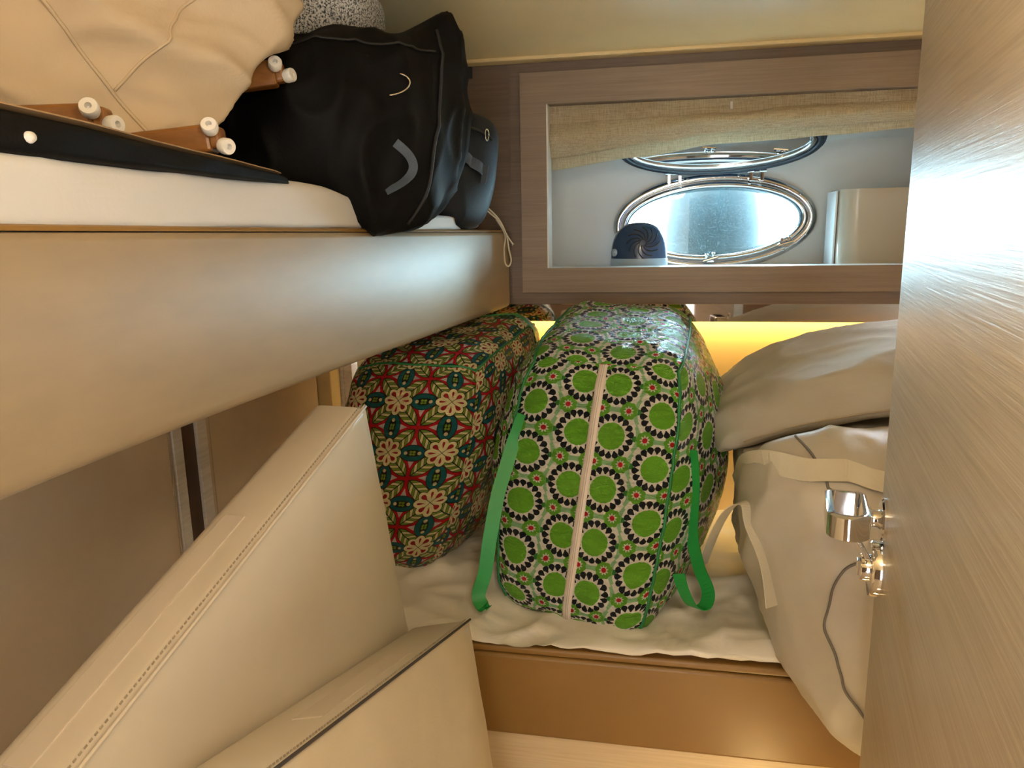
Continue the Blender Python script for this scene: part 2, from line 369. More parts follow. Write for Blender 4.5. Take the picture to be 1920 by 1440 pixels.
class Puffy:                    # a soft body: superellipsoid skin stretched over eight corners, with folds
    def __init__(s, corners, k=6.0, folds=(), bulge=None, seed=0, grow=1.0, dv=None):
        s.c = {q: Vector(p) for q, p in corners.items()}; s.k = k; s.folds = folds; s.bulge = bulge; s.seed = seed; s.grow = grow; s.dv = Vector(dv).normalized() if dv else None
        s.mid = sum(s.c.values(), Vector())/8
    def ev(s, a, b, c, off=0.0):
        n = (abs(a)**s.k+abs(b)**s.k+abs(c)**s.k)**(1/s.k)/s.grow; A, B, C_ = a/n, b/n, c/n
        p = Vector()
        for (i, j, l), q in s.c.items(): p += q*((1+i*A)*(1+j*B)*(1+l*C_)/8)
        d = (p-s.mid).normalized()
        if s.dv: d = (d*0.3+s.dv*(1 if (p-s.mid).dot(s.dv) > 0 else 0.1)).normalized()
        if s.bulge: p += s.bulge(A, B, C_, p)
        sh = 0.0
        for amp, sc, ridge in s.folds:
            v = Vector((p[0]*sc[0], p[1]*sc[1], p[2]*sc[2]))+Vector((s.seed*7.3, s.seed*3.1, 0)); q = noise.noise(v)
            sh += amp*((1-2*abs(q))**2 if ridge else q)
        return p+d*(sh+off)
    def mesh(s, name, m, n=(30, 30, 30), parent=None, dims=None):
        ids = {}; vs = []; fs = []; uv = []
        def vid(a, b, c):
            key = (round(a, 5), round(b, 5), round(c, 5))
            if key not in ids: ids[key] = len(vs); vs.append(s.ev(a, b, c))
            return ids[key]
        def L(i): return [-1+2*t/n[i] for t in range(n[i]+1)]
        dims = dims or (1, 1, 1)
        for ax in range(3):
            i, j = [(1, 2), (0, 2), (0, 1)][ax]; gi, gj = L(i), L(j)
            for sg in (-1, 1):
                for x in range(n[i]):
                    for y in range(n[j]):
                        f = []; u = []
                        for xx, yy in ((x, y), (x+1, y), (x+1, y+1), (x, y+1)):
                            q = [0, 0, 0]; q[ax] = sg; q[i] = gi[xx]; q[j] = gj[yy]
                            f.append(vid(*q)); u.append((q[i]*dims[i]/2+(0 if ax == 1 else 0.31+ax*0.31+sg*0.02), q[j]*dims[j]/2+ax*0.17))
                        flip = (sg > 0) == (ax == 1)
                        fs.append(tuple(f[::-1]) if flip else tuple(f)); uv.append(u[::-1] if flip else u)
        return raw(name, vs, fs, m, parent, True, uv)
def corners(fbl, fbr, ftl, ftr, bbl, bbr, btl, btr):
    return {(-1, -1, -1): fbl, (1, -1, -1): fbr, (-1, -1, 1): ftl, (1, -1, 1): ftr, (-1, 1, -1): bbl, (1, 1, -1): bbr, (-1, 1, 1): btl, (1, 1, 1): btr}
def boxcorners(lo, hi): return {(i, j, k): (hi[0] if i > 0 else lo[0], hi[1] if j > 0 else lo[1], hi[2] if k > 0 else lo[2]) for i in (-1, 1) for j in (-1, 1) for k in (-1, 1)}
from mathutils.bvhtree import BVHTree
def tree(o): return BVHTree.FromPolygons([v.co for v in o.data.vertices], [tuple(p.vertices) for p in o.data.polygons])
def snap(pts, bv, mid, off=0.003, only_inside=False):
    out = []
    for p in pts:
        q, n, i_, d = bv.find_nearest(p)
        if n.dot(q-mid) < 0: n = -n
        inside = (p-q).dot(n) < off
        out.append(q+n*off if (inside or not only_inside) else p)
    for _ in range(6): out = [out[0]]+[(a+b*2+c)/4 for a, b, c in zip(out, out[1:], out[2:])]+[out[-1]]
    return out
def lin(a, b, n): return [a+(b-a)*i/n for i in range(n+1)]

# ================================================================== THE SETTING
struct(box('floor', (-1.3, -1.6, -0.05), (1.05, 2.5, 0.0), 'floor', bev=0))
ceil = struct(box('ceiling', (-1.3, -1.6, 1.772), (1.05, 2.03, 1.83), 'ceiling', bev=0))
bm = bmesh.new(); bx(bm, (-1.2, 1.955, 1.764), (1.0, 2.0, 1.774), 0.003)
struct(frombm('trim_1', bm, 'ceiling', None, False), 'cream cove moulding where the ceiling meets the wooden wall')
struct(box('wall_right', (0.98, -1.6, 0), (1.05, 2.5, 1.8), 'panel_leather', bev=0))
bm = bmesh.new(); bx(bm, (-1.3, -1.65, 0), (-0.35, -1.6, 1.8)); bx(bm, (0.35, -1.65, 0), (1.05, -1.6, 1.8)); bx(bm, (-0.35, -1.65, 1.7), (0.35, -1.6, 1.8)); bx(bm, (-0.35, -1.70, 0), (0.35, -1.66, 1.8))
struct(frombm('wall_front', bm, 'wall_wood', None, False))
struct(box('wall_left', (-1.30, -1.6, 0), (-1.22, 2.5, 1.8), 'ceiling', bev=0))

# back wall: veneer with an opening, lower upholstered panel lit by the strip
bm = bmesh.new()
bx(bm, (-1.22, 2.012, 1.152), (-0.380, 2.03, 1.772))
bx(bm, (-0.383, 2.0, 1.152), (-0.283, 2.03, 1.772)); bx(bm, (-0.283, 2.0, 1.152), (0.98, 2.03, 1.249)); bx(bm, (-0.283, 2.0, 1.660), (0.98, 2.03, 1.772)); bx(bm, (0.90, 2.0, 1.249), (0.98, 2.03, 1.660))
wb = struct(frombm('wall_back', bm, 'wall_wood', None, False))
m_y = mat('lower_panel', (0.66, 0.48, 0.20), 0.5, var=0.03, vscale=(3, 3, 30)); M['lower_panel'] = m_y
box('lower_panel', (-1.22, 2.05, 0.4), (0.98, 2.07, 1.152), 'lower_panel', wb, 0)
bm = bmesh.new()
for lo, hi in (((-0.350, 1.976, 1.185), (-0.283, 1.993, 1.737)), ((-0.283, 1.976, 1.185), (0.86, 1.993, 1.249)), ((-0.283, 1.976, 1.660), (0.86, 1.993, 1.737)), ((0.80, 1.976, 1.249), (0.86, 1.993, 1.660))): bx(bm, lo, hi)
tr2 = struct(frombm('trim_2', bm, 'frame_wood', None, False), 'raised grey-brown wood frame around the porthole niche')
bm = bmesh.new()
for lo, hi in (((-0.346, 1.993, 1.189), (-0.283, 2.0, 1.733)), ((-0.283, 1.993, 1.189), (0.856, 2.0, 1.249)), ((-0.283, 1.993, 1.660), (0.856, 2.0, 1.733))): bx(bm, lo, hi)
frombm('shadow_line_strip', bm, 'dark_wood', tr2, False)  # dark strips behind the frame stand in for its shadow line
bm = bmesh.new(); bx(bm, (-0.2835, 1.979, 1.249), (-0.2800, 2.05, 1.661)); bx(bm, (-0.2835, 1.979, 1.2475), (0.80, 2.05, 1.2495))
struct(frombm('trim_3', bm, 'white_trim', None, False), 'thin white edge lining the niche opening')

# the niche behind the frame and the hull side with its elliptical hole
HC = Vector((0.165, 2.40, 1.362)); HA, HB, HT = 0.252, 0.097, R(2.0)
def ell(a, b, n=96, y=0.0, c=HC, tilt=HT, ex=2.0):
    out = []
    for k in range(n):
        t = 2*math.pi*k/n; ct, s_ = math.cos(t), math.sin(t)
        x = a*math.copysign(abs(ct)**(2/ex), ct); z = b*math.copysign(abs(s_)**(2/ex), s_)
        out.append(Vector((c.x+x*math.cos(tilt)-z*math.sin(tilt), c.y+y, c.z+x*math.sin(tilt)+z*math.cos(tilt))))
    return out
def rectring(lo, hi, y, n=96, c=HC):
    out = []
    for k in range(n):
        t = 2*math.pi*k/n; dx, dz = math.cos(t), math.sin(t)*0.6
        s_ = min(((hi[0]-c.x)/dx if dx > 0 else (lo[0]-c.x)/dx) if abs(dx) > 1e-6 else 9, ((hi[1]-c.z)/dz if dz > 0 else (lo[1]-c.z)/dz) if abs(dz) > 1e-6 else 9)
        out.append(Vector((c.x+dx*s_, y, c.z+dz*s_)))
    return out
def loft(name, rings, m, parent=None, closed=False, smooth=True):
    n = len(rings[0]); vs = [v for r in rings for v in r]; fs = []
    K = len(rings)
    for i in range(K if closed else K-1):
        j = (i+1) % K
        for k in range(n): fs.append((i*n+k, i*n+(k+1) % n, j*n+(k+1) % n, j*n+k))
    return raw(name, vs, fs, m, parent, smooth)
hullw = loft('wall_hull', [rectring((-0.6, 1.15), (0.9, 1.75), 2.47), rectring((-0.6, 1.15), (0.9, 1.75), 2.40), ell(HA+0.005, HB+0.005), ell(HA+0.005, HB+0.005, y=0.07)], 'recess', None, closed=True, smooth=False); struct(hullw, 'pale grey hull side inside the niche')
bm = bmesh.new()
bx(bm, (-0.6, 2.03, 1.20), (0.9, 2.40, 1.236)); bx(bm, (-0.42, 2.03, 1.236), (-0.40, 2.40, 1.70)); bx(bm, (0.712, 2.03, 1.236), (0.74, 2.40, 1.70))
# sloping niche ceiling
q = [bm.verts.new(v) for v in ((-0.42, 2.03, 1.70), (0.74, 2.03, 1.70), (0.74, 2.40, 1.588), (-0.42, 2.40, 1.588), (-0.42, 2.03, 1.74), (0.74, 2.03, 1.74), (0.74, 2.40, 1.63), (-0.42, 2.40, 1.63))]
for f in ((0, 1, 2, 3), (7, 6, 5, 4), (0, 4, 5, 1), (1, 5, 6, 2), (2, 6, 7, 3), (3, 7, 4, 0)): bm.faces.new([q[i] for i in f])
struct(frombm('wall_niche', bm, 'recess', None, False), 'pale grey niche lining')

# ------------------------------------------------------------------ porthole
win = struct(empty('window_1', HC), 'elliptical chrome porthole with its lid hinged up')
def rail(name, prof, m, parent, c=HC, xf=None):            # prof: (radial offset, y) loop swept around the ellipse
    rings = [ell(HA+d, HB+d, y=y, c=c) for d, y in prof]
    if xf: rings = [[xf(v) for v in r] for r in rings]
    return loft(name, rings, m, parent, closed=True)
rail('outer_rim', [(0.024, 0.002), (0.046, 0.002), (0.048, -0.006), (0.044, -0.011), (0.028, -0.013), (0.024, -0.010)], 'steel', win)
rail('inner_rim', [(-0.002, 0.05), (0.002, 0.02), (0.003, -0.018), (0.008, -0.023), (0.018, -0.022), (0.023, -0.012), (0.024, 0.002), (0.010, 0.05)], 'chrome', win)
g = ell(HA+0.004, HB+0.004, y=0.04)
raw('glass_pane', g+[v+Vector((0, 0.006, 0)) for v in g], [tuple(range(96)), tuple(range(191, 95, -1))]+[(k, k+96, (k+1) % 96+96, (k+1) % 96) for k in range(96)], 'glass', win, smooth=False)
# lid swung up about its hinges
HZ = HC.z+HB+0.052; HY = 2.372; LT = R(57)
def lidx(v):
    x, y, z = v.x, v.y-2.40, v.z-(HC.z-HB-0.034)           # lid drawn in place, hinge edge then turned upward
    return Vector((x, HY-z*math.sin(LT)-y*math.cos(LT), HZ+z*math.cos(LT)-y*math.sin(LT)))
lid = rail('lid_frame', [(0.000, -0.010), (0.030, -0.012), (0.034, 0.004), (0.030, 0.016), (0.004, 0.018), (-0.003, 0.006)], 'lid_blue', win, xf=lidx)
rail('lid_gasket', [(0.006, 0.016), (0.026, 0.016), (0.024, 0.023), (0.010, 0.023)], 'gasket', lid, xf=lidx)
rail('lid_rim', [(-0.014, 0.012), (0.006, 0.016), (0.005, 0.022), (-0.010, 0.020)], 'chrome', lid, xf=lidx)
g = [lidx(v) for v in ell(HA, HB, y=0.006)]; g2 = [lidx(v) for v in ell(HA, HB, y=0.014)]
raw('lid_glass', g+g2, [tuple(range(96)), tuple(range(191, 95, -1))]+[(k, k+96, (k+1) % 96+96, (k+1) % 96) for k in range(96)], 'lid_glass', lid, smooth=False)
for hx in (0.048, 0.284):
    bm = bmesh.new()
    for dx in (-0.016, 0.016): bx(bm, (hx+dx-0.005, 2.366, HZ-0.034), (hx+dx+0.005, 2.40, HZ+0.002), 0.002)
    bx(bm, (hx-0.009, 2.362, HZ-0.010), (hx+0.009, 2.380, HZ+0.022), 0.002)
    lathe(bm, [(0, -0.027), (0.006, -0.027), (0.006, 0.027), (0, 0.027)], (hx, 2.370, HZ-0.004), (1, 0, 0), 12)
    frombm('hinge', bm, 'chrome', win, False)
for lx, lz in ((0.160, 1.252), (0.376, 1.296)):
    bm = bmesh.new(); bx(bm, (lx-0.012, 2.370, lz-0.012), (lx+0.012, 2.39, lz+0.004), 0.003)
    bx(bm, (lx-0.016, 2.366, lz-0.008), (lx-0.006, 2.376, lz+0.016), 0.003); bx(bm, (lx+0.004, 2.366, lz-0.004), (lx+0.013, 2.376, lz+0.020), 0.003)
    lathe(bm, [(0, -0.022), (0.005, -0.022), (0.005, 0.022), (0, 0.022)], (lx, 2.368, lz), (1, 0, 0.3), 10)
    frombm('latch', bm, 'chrome', win, False)
for k in (8, 20, 28, 52, 60, 72, 84, 90):                  # screws of the flange
    e_ = ell(HA+0.037, HB+0.037, y=-0.0125)[k]; latheo('screw', [(0, -0.002), (0.0045, -0.001), (0.005, 0.002)], e_, (0, 1, 0), 'steel', win, 12)

# outside: water and a fender hung over the side
struct(box('sea', (-60, 2.6, -0.40), (60, 160, -0.35), 'sea', bev=0), 'sea outside the porthole')
t = thing('fender', 'teal boat fender hanging outside the porthole', 'fender', (0.17, 2.80, 1.0))
latheo('fender_body', [(0, 0.0), (0.07, 0.02), (0.135, 0.09), (0.165, 0.2), (0.168, 0.35), (0.160, 0.45), (0.120, 0.52), (0.05, 0.56), (0.028, 0.60), (0, 0.60)], (0.19, 2.80, 1.0), (0, 0, 1), 'fender', t, 40)
tube('fender_rope', [(0.19, 2.80, 1.58), (0.19, 2.78, 1.8), (0.19, 2.74, 2.3)], 0.008, 'web', t)

# ------------------------------------------------------------------ curtain in the niche
t = thing('curtain', 'gathered linen curtain across the top of the porthole niche', 'curtain', (0.16, 2.03, 1.66))
def sheetz(name, x0, x1, prof, m, parent, nx=60, th=0.0012):
    vs = []; fs = []; 
    rows = None
    for i in range(nx+1):
        x = x0+(x1-x0)*i/nx; P = prof(x); rows = len(P)
        vs += [Vector((x, y, z)) for y, z in P]
    for i in range(nx):
        for k in range(rows-1): fs.append((i*rows+k, (i+1)*rows+k, (i+1)*rows+k+1, i*rows+k+1))
    o = raw(name, vs, fs, m, parent); md = o.modifiers.new('thickness', 'SOLIDIFY'); md.thickness = th; return o
def itp(x, tab):
    for (a, u), (b, v) in zip(tab, tab[1:]):
        if x <= b: 
            s_ = max(0, (x-a)/(b-a)); s_ = s_*s_*(3-2*s_); return u+(v-u)*s_
    return tab[-1][1]
def fold1(x):
    zt, zb = 1.668, itp(x, [(-0.30, 1.533), (0.0, 1.562), (0.12, 1.578), (0.35, 1.585), (0.62, 1.592)]); out = []
    for k in range(25):
        f = k/24; b = math.sin(math.pi*min(1, max(0, (f-0.28)/0.72)))
        y = 2.034-0.012*(f < 0.30)-0.030*b*(0.8+0.3*noise.noise(Vector((x*4, f*2, 1))))+0.007*noise.noise(Vector((x*7, f*5+x*3, 3)))+0.006*f
        out.append((y, zt+(zb-zt)*f))
    for k in range(1, 5): out.append((out[-1][0]+0.006, zb+0.004*k))
    return out
def fold2(x):
    zt = 1.63; zb = itp(x, [(-0.30, 1.503), (-0.05, 1.530), (0.164, 1.556), (0.30, 1.560), (0.416, 1.566), (0.62, 1.576)]); out = []
    for k in range(15):
        f = k/14; out.append((2.052+0.010*f+0.006*noise.noise(Vector((x*6, f*3, 7))), zt+(zb-zt)*f))
    return out
sheetz('upper_fold', -0.281, 0.712, fold1, 'linen', t)
sheetz('lower_fold', -0.281, 0.712, fold2, 'linen', t)
box('curtain_tape', (-0.281, 2.022, 1.618), (0.712, 2.0235, 1.668), 'linen', t, 0)
bm = bmesh.new(); bx(bm, (0.170, 2.012, 1.632), (0.178, 2.022, 1.652), 0.002); frombm('curtain_clip', bm, 'white_plastic', t, False)

# things in the niche
t = thing('air_freshener', 'navy domed air freshener with a spiral of slots in front of the porthole', 'air freshener', (-0.050, 2.20, 1.236))
def sup(rx, ry, prof, c, n=40):                            # oval lathe
    rings = []
    for r, h in prof: rings.append([Vector((c[0]+rx*r*math.cos(2*math.pi*k/n), c[1]+ry*r*math.sin(2*math.pi*k/n), c[2]+h)) for k in range(n)])
    return rings
rg = sup(0.081, 0.055, [(0.0, 0.0), (0.97, 0.0), (1.0, 0.01), (1.0, 0.020), (0.985, 0.028)], (-0.05, 2.20, 1.236)); loft('base', rg, 'device_body', t)
dome = [(0.99, 0.028), (0.985, 0.045)]+[(0.98*math.cos(a)**0.75 if a < 1.56 else 0, 0.045+0.083*math.sin(a)) for a in [0.15*i for i in range(1, 11)]+[1.5708]]
rg = sup(0.080, 0.054, dome, (-0.05, 2.20, 1.236)); dm = loft('dome', rg, 'device', t)
def domepoint(dx, dz):                                     # front surface of the dome at (dx, dz)
    h = dz; best = 0
    for (r0, h0), (r1, h1) in zip(dome, dome[1:]):
        if h0 <= h <= h1+1e-9: best = r0+(r1-r0)*(h-h0)/max(1e-9, h1-h0)
    rr = max(0.02, 1-(dx/(0.080*max(best, 0.02)))**2) if abs(dx) < 0.08*best else 0.02
    return Vector((-0.05+dx, 2.20-0.054*best*math.sqrt(rr)-0.0006, 1.236+dz))
for k in range(12):
    a0 = 2*math.pi*k/12; pts = []
    for i in range(9):
        f = i/8; rr = 0.008+0.038*f; a = a0+f*1.1; pts.append(domepoint(0.012+rr*math.cos(a), 0.072+rr*math.sin(a)*0.95))
    if max(p.z for p in pts) < 1.236+0.127: tube('slot', pts, 0.0016, 'hole', dm, 6)
latheo('button', [(0, -0.004), (0.010, -0.004), (0.011, 0.004)], domepoint(-0.068, 0.045), (0.75, 1, 0), 'device_body', t, 20)

t = thing('storage_tub', 'glossy beige tub with a rounded front standing at the right of the porthole', 'tub', (0.60, 2.20, 1.236))
rings = []
for f in lin(0, 1, 14):
    z = 1.236+0.203*f; out = 0.030*(1-f)**3; ring = []
    x0, x1, y0, y1 = 0.478, 0.705, 2.16, 2.30; rad = 0.050
    for cx, cy, a0 in ((x0+rad, y0+rad, 180), (x1-0.01, y0+0.01, 270), (x1-0.01, y1-0.01, 0), (x0+0.01, y1-0.01, 90)):
        rr = rad+out*0 if a0 == 180 else 0.01
        for k in range(13): a = R(a0+90*k/12); ring.append(Vector((cx+(rr)*math.cos(a), cy+rr*math.sin(a)-(out if a0 in (180, 270) else 0), z)))
    rings.append(ring)
body = loft('tub_body', [[Vector((0.59, 2.23, 1.239))]*52]+rings+[[v+(Vector((0.59, 2.23, v.z))-v)*0.04 for v in rings[-1]], [v+(Vector((0.59, 2.23, v.z))-v)*0.06-Vector((0, 0, 0.15)) for v in rings[-1]], [Vector((0.59, 2.23, 1.28))]*52], 'beige_gloss', t); autosmooth(body, 50)
pts = [Vector((0.4775, 2.212-0.0*f, 1.434))+Vector((0.0, 0, 0)) for f in (0,)]
box('side_panel', (0.470, 2.195, 1.236), (0.476, 2.30, 1.436), 'white_trim', t, 0.002)
t = thing('paper_tag', 'small white paper corner stuck out at the right wall of the niche', 'tag', (0.70, 2.25, 1.525))
raw('tag_sheet', [(0.664, 2.25, 1.526), (0.700, 2.26, 1.555), (0.7115, 2.25, 1.500), (0.664, 2.2512, 1.526), (0.700, 2.2612, 1.555), (0.7115, 2.2512, 1.500)], [(0, 2, 1), (3, 4, 5), (0, 1, 4, 3), (1, 2, 5, 4), (2, 0, 3, 5)], 'white_plastic', t, smooth=False)

# small black vent at the top of the left wall panel
t = thing('vent_slot', 'small black vent at the top of the wall, right of the black bag', 'vent', (-0.51, 2.01, 1.75))
bm = bmesh.new(); bx(bm, (-0.545, 2.004, 1.737), (-0.480, 2.012, 1.768), 0.002); frombm('vent_plate', bm, 'hole', t, False)
for k in range(3): box('vent_fin', (-0.540, 2.001, 1.743+k*0.008), (-0.485, 2.004, 1.746+k*0.008), 'black_tape', t, 0)

# mirror strip with the warm LED strip under it
t = thing('mirror_strip', 'narrow bronze mirror strip under the wooden frame', 'mirror', (0.3, 2.0, 1.105))
box('mirror_glass', (-0.90, 2.0, 1.1055), (0.975, 2.012, 1.152), 'mirror', t, 0.0008)
box('mirror_back', (-0.90, 2.0125, 1.108), (0.975, 2.028, 1.151), 'dark_wood', t, 0)
m, nt, bs = newmat('led'); bs.inputs['Emission Color'].default_value = (1, 0.7, 0.25, 1); bs.inputs['Emission Strength'].default_value = 6; M['led'] = m
t = tag(box('led_strip', (-0.80, 2.030, 1.110), (0.970, 2.038, 1.113), 'led', bev=0), 'warm LED strip hidden behind the lower edge of the mirror strip', 'light')

# ------------------------------------------------------------------ left side under the bunk: upholstered panels and slats
wl = struct(box('wall_cabinet', (-1.0, -0.6, 0.0), (-0.955, 2.05, 1.145), 'dark_wood', bev=0), 'dark cabinet side behind the upholstered panels')
for y0, y1 in ((-0.5, 1.262), (1.380, 1.915)):
    p = box('upholstered_panel', (-0.955, y0, 0.02), (-0.930, y1, 1.14), 'panel_leather', wl, 0.004, 3)
    yy = y1-0.010 if y0 < 0 else y0+0.010
    bm = bmesh.new()
    for k in range(150): bx(bm, (-0.9310, yy-0.0012, 0.55+k*0.0039), (-0.9285, yy+0.0012, 0.5526+k*0.0039))
    s_ = frombm('stitching', bm, 'thread', p, False); s_['kind'] = 'stuff'
box('slat', (-0.955, 1.264, 0.02), (-0.927, 1.294, 1.14), 'slat_wood', wl, 0.002)
box('slat', (-0.955, 1.344, 0.02), (-0.927, 1.378, 1.14), 'slat_wood', wl, 0.002)
box('gap_strip', (-0.955, 1.2945, 0.02), (-0.934, 1.3435, 1.14), 'dark_wood', wl, 0)
box('end_panel', (-0.955, 1.925, 0.02), (-0.893, 2.03, 1.14), 'lower_panel', wl, 0.003)
box('post', (-0.893, 1.985, 0.02), (-0.881, 2.03, 1.14), 'slat_wood', wl, 0.001)
box('post', (-0.880, 1.985, 0.02), (-0.855, 2.03, 1.14), 'slat_wood', wl, 0.001)

# ------------------------------------------------------------------ upper bunk
FRONT = [(-0.30, -0.500), (0.30, -0.502), (0.55, -0.503), (0.8, -0.492), (1.1, -0.466), (1.5, -0.430), (1.985, -0.388)]
FR = spline([(x, y, 0) for y, x in FRONT], 6)
def extr(name, path, prof, m, parent):                     # prof: (inward offset, z) loop along the curved bunk front
    n = len(prof); vs = []; fs = []
    for i, p in enumerate(path):
        t = (path[min(i+1, len(path)-1)]-path[max(i-1, 0)]).normalized(); nn = Vector((-t.y, t.x, 0))
        vs += [p+nn*d+Vector((0, 0, z+(0.0085*(1.985-p.y) if z > 1.3 else 0))) for d, z in prof]
    for i in range(len(path)-1):
        for k in range(n): fs.append((i*n+k, (i+1)*n+k, (i+1)*n+(k+1) % n, i*n+(k+1) % n))
    fs += [tuple(range(n)), tuple(range((len(path)-1)*n, len(path)*n))[::-1]]
    o = raw(name, vs, fs, m, parent); bm = bmesh.new(); bm.from_mesh(o.data); bmesh.ops.recalc_face_normals(bm, faces=bm.faces); bm.to_mesh(o.data); bm.free(); return autosmooth(o, 60)
bunk = thing('bunk_berth', 'upper bunk with a curved beige leatherette front board', 'bunk', (-0.8, 0.8, 1.145))
extr('front_board', FR, [(0.0, 1.160), (0.002, 1.152), (0.008, 1.146), (0.016, 1.145), (0.030, 1.145), (0.030, 1.344), (0.012, 1.344), (0.004, 1.342), (0.0, 1.335)], 'leather', bunk)
extr('rail_cap', FR, [(0.006, 1.3445), (0.034, 1.3445), (0.034, 1.350), (0.010, 1.350), (0.007, 1.348)], 'berth_leather', bunk)
raw('bunk_base', [(-1.2, -0.3, 1.148), (-0.534, -0.3, 1.148), (-0.534, 0.5, 1.148), (-0.43, 1.985, 1.148), (-1.2, 1.985, 1.148), (-1.2, -0.3, 1.33), (-0.536, -0.3, 1.33), (-0.536, 0.5, 1.33), (-0.43, 1.985, 1.33), (-1.2, 1.985, 1.33)],
    [(4, 3, 2, 1, 0), (5, 6, 7, 8, 9), (0, 1, 6, 5), (1, 2, 7, 6), (2, 3, 8, 7), (3, 4, 9, 8), (4, 0, 5, 9)], 'panel_leather', bunk, smooth=False)

# upper mattress in a fitted sheet, pressed down at its far end
def mtop(A, B, C_, p):
    y = p.y; f = min(1, max(0, (y-1.02)/0.28)); f = f*f*(3-2*f)
    f2 = min(1, max(0, (y-1.72)/0.14))
    return Vector(((itp(y, FRONT)-0.010+0.480)*(A+1)/2, 0, (-0.040*f+0.030*f2)*(C_+1)/2))
um = Puffy(boxcorners((-1.18, -0.30, 1.350), (-0.480, 1.93, 1.424)), 9, [(0.005, (5, 5, 5), False), (0.004, (11, 5, 12), True)], mtop, 2, dv=(0.7, 0, 0.7))
t = tag(um.mesh('mattress', 'sheet', (16, 90, 14)), 'mattress in a white fitted sheet on the upper bunk', 'mattress')

# ------------------------------------------------------------------ lower berth
berth = thing('lower_berth', 'lower berth with a golden brown leatherette front and pale wood plinth', 'berth', (0, 1.6, 0))
box('front_board', (-0.84, 1.270, 0.380), (0.96, 1.300, 0.552), 'berth_leather', berth, 0.006, 3)
box('lip', (-0.84, 1.274, 0.553), (0.96, 1.300, 0.568), 'berth_leather', berth, 0.005, 3)
box('base_board', (-0.84, 1.305, 0.40), (0.96, 1.985, 0.570), 'panel_leather', berth, 0)
box('plinth', (-0.84, 1.282, 0.0), (0.96, 1.300, 0.379), 'plinth_wood', berth, 0.002)
def lm(A, B, C_, p):
    return Vector((0, -0.004*math.sin(p.x*21+1)*(1-C_)/2*(B < -0.5), (0.014*noise.noise(Vector((p.x*5, p.y*7, 2)))+0.012*math.sin((p.y-1.27)*4)-0.030*math.exp(-((p.x+0.16)/0.19)**4-((p.y-1.36)/0.13)**4))*(C_+1)/2))
lmx = Puffy(boxcorners((-0.83, 1.273, 0.566), (0.95, 1.985, 0.592)), 8, [(0.008, (6, 8, 6), False), (0.018, (7, 5, 5), True), (0.014, (13, 9, 12), True), (0.005, (28, 22, 20), True)], lm, 4, dv=(0, -0.35, 1))
tag(lmx.mesh('berth_mattress', 'sheet2', (120, 60, 12)), 'mattress under a crumpled cream sheet on the lower berth', 'mattress')

# ------------------------------------------------------------------ two loose leatherette berth cushions leaning at the left
def slab(name, label, T, s, e, n, Ln, H, TH, facem, sidem, seamm, patch):
    T, s, e, n = Vector(T), Vector(s).normalized(), Vector(e).normalized(), Vector(n).normalized()   # T: far top front corner, s: away, e: down, n: to the front
    t = thing(name, label, 'cushion', T-s*Ln/2+e*H)
    MX = Matrix(((-s.x, e.x, n.x, T.x), (-s.y, e.y, n.y, T.y), (-s.z, e.z, n.z, T.z), (0, 0, 0, 1)))
    def put(nm, vs, fs, m, smooth=True, par=t): 
        o = raw(nm, [MX @ Vector(v) for v in vs], fs, m, par, smooth); bm = bmesh.new(); bm.from_mesh(o.data); bmesh.ops.recalc_face_normals(bm, faces=bm.faces); bm.to_mesh(o.data); bm.free(); return o
    # side band
    bm = bmesh.new(); bx(bm, (0, 0, -TH), (Ln, H, -0.003), 0.014, 4)
    vs = [v.co.copy() for v in bm.verts]; fs = [[v.index for v in f.verts] for f in (bm.faces.ensure_lookup_table() or bm.faces)] if False else None
    bm.verts.index_update(); fs = [[v.index for v in f.verts] for f in bm.faces]; bm.free()
    put('side_band', vs, fs, sidem)
    # padded front face
    N = 40; vs = []; fs = []
    for i in range(N+1):
        for j in range(N+1):
            a, b = i/N, j/N; f = (1-(2*a-1)**10)*(1-(2*b-1)**10)
            vs.append((a*Ln, b*H, -0.005+0.009*min(1, f*1.2)+0.0016*noise.noise(Vector((a*5, b*9, 1)))))
    for i in range(N):
        for j in range(N): k = i*(N+1)+j; fs.append((k, k+1, k+N+2, k+N+1))
    put('front_panel', vs, fs, facem)
    # seam
    r = 0.0022
    pts = [MX @ Vector((x, 0.001, -0.001)) for x in lin(0.004, Ln-0.004, 60)]; tube('seam', pts, r, seamm, t, 6)
    bm = bmesh.new()
    for k in range(int(Ln/0.0065)): bx(bm, (0.004+k*0.0065, -0.0010, -0.0105), (0.0075+k*0.0065, 0.0012, -0.0096))
    bmesh.ops.transform(bm, matrix=MX, verts=bm.verts); st = frombm('stitching', bm, 'thread', t, False); st['kind'] = 'stuff'
    bm = bmesh.new(); x0, x1, z0, z1 = patch; bx(bm, (x0, -0.0015, z0), (x1, 0.004, z1), 0.0008); bmesh.ops.transform(bm, matrix=MX, verts=bm.verts)
    p = frombm('hook_tape', bm, 'patch', t, False); p['label'] = 'paler strip of hook tape'
    return t
slab('berth_cushion', 'large smooth beige leatherette cushion leaning against the left panels, the taller one behind', (-0.430, 1.05, 1.0927), (0.059, 0.955, 0.291), (0.001, 0.292, -0.956), (0.998, -0.057, -0.016), 1.32, 0.70, 0.088, 'cushion_leather', 'cushion_leather', 'cushion_leather', (0.28, 0.62, -0.070, -0.042))
slab('berth_cushion', 'matte cloth-faced beige cushion with a dark seam, in front at the bottom of the picture', (-0.314, 1.189, 0.669), (0.050, 0.958, -0.283), (0.215, -0.287, -0.933), (0.975, 0.014, 0.221), 1.05, 0.64, 0.116, 'cushion_suede', 'cushion_leather', 'dark_thread', (0.22, 0.50, -0.070, -0.030))

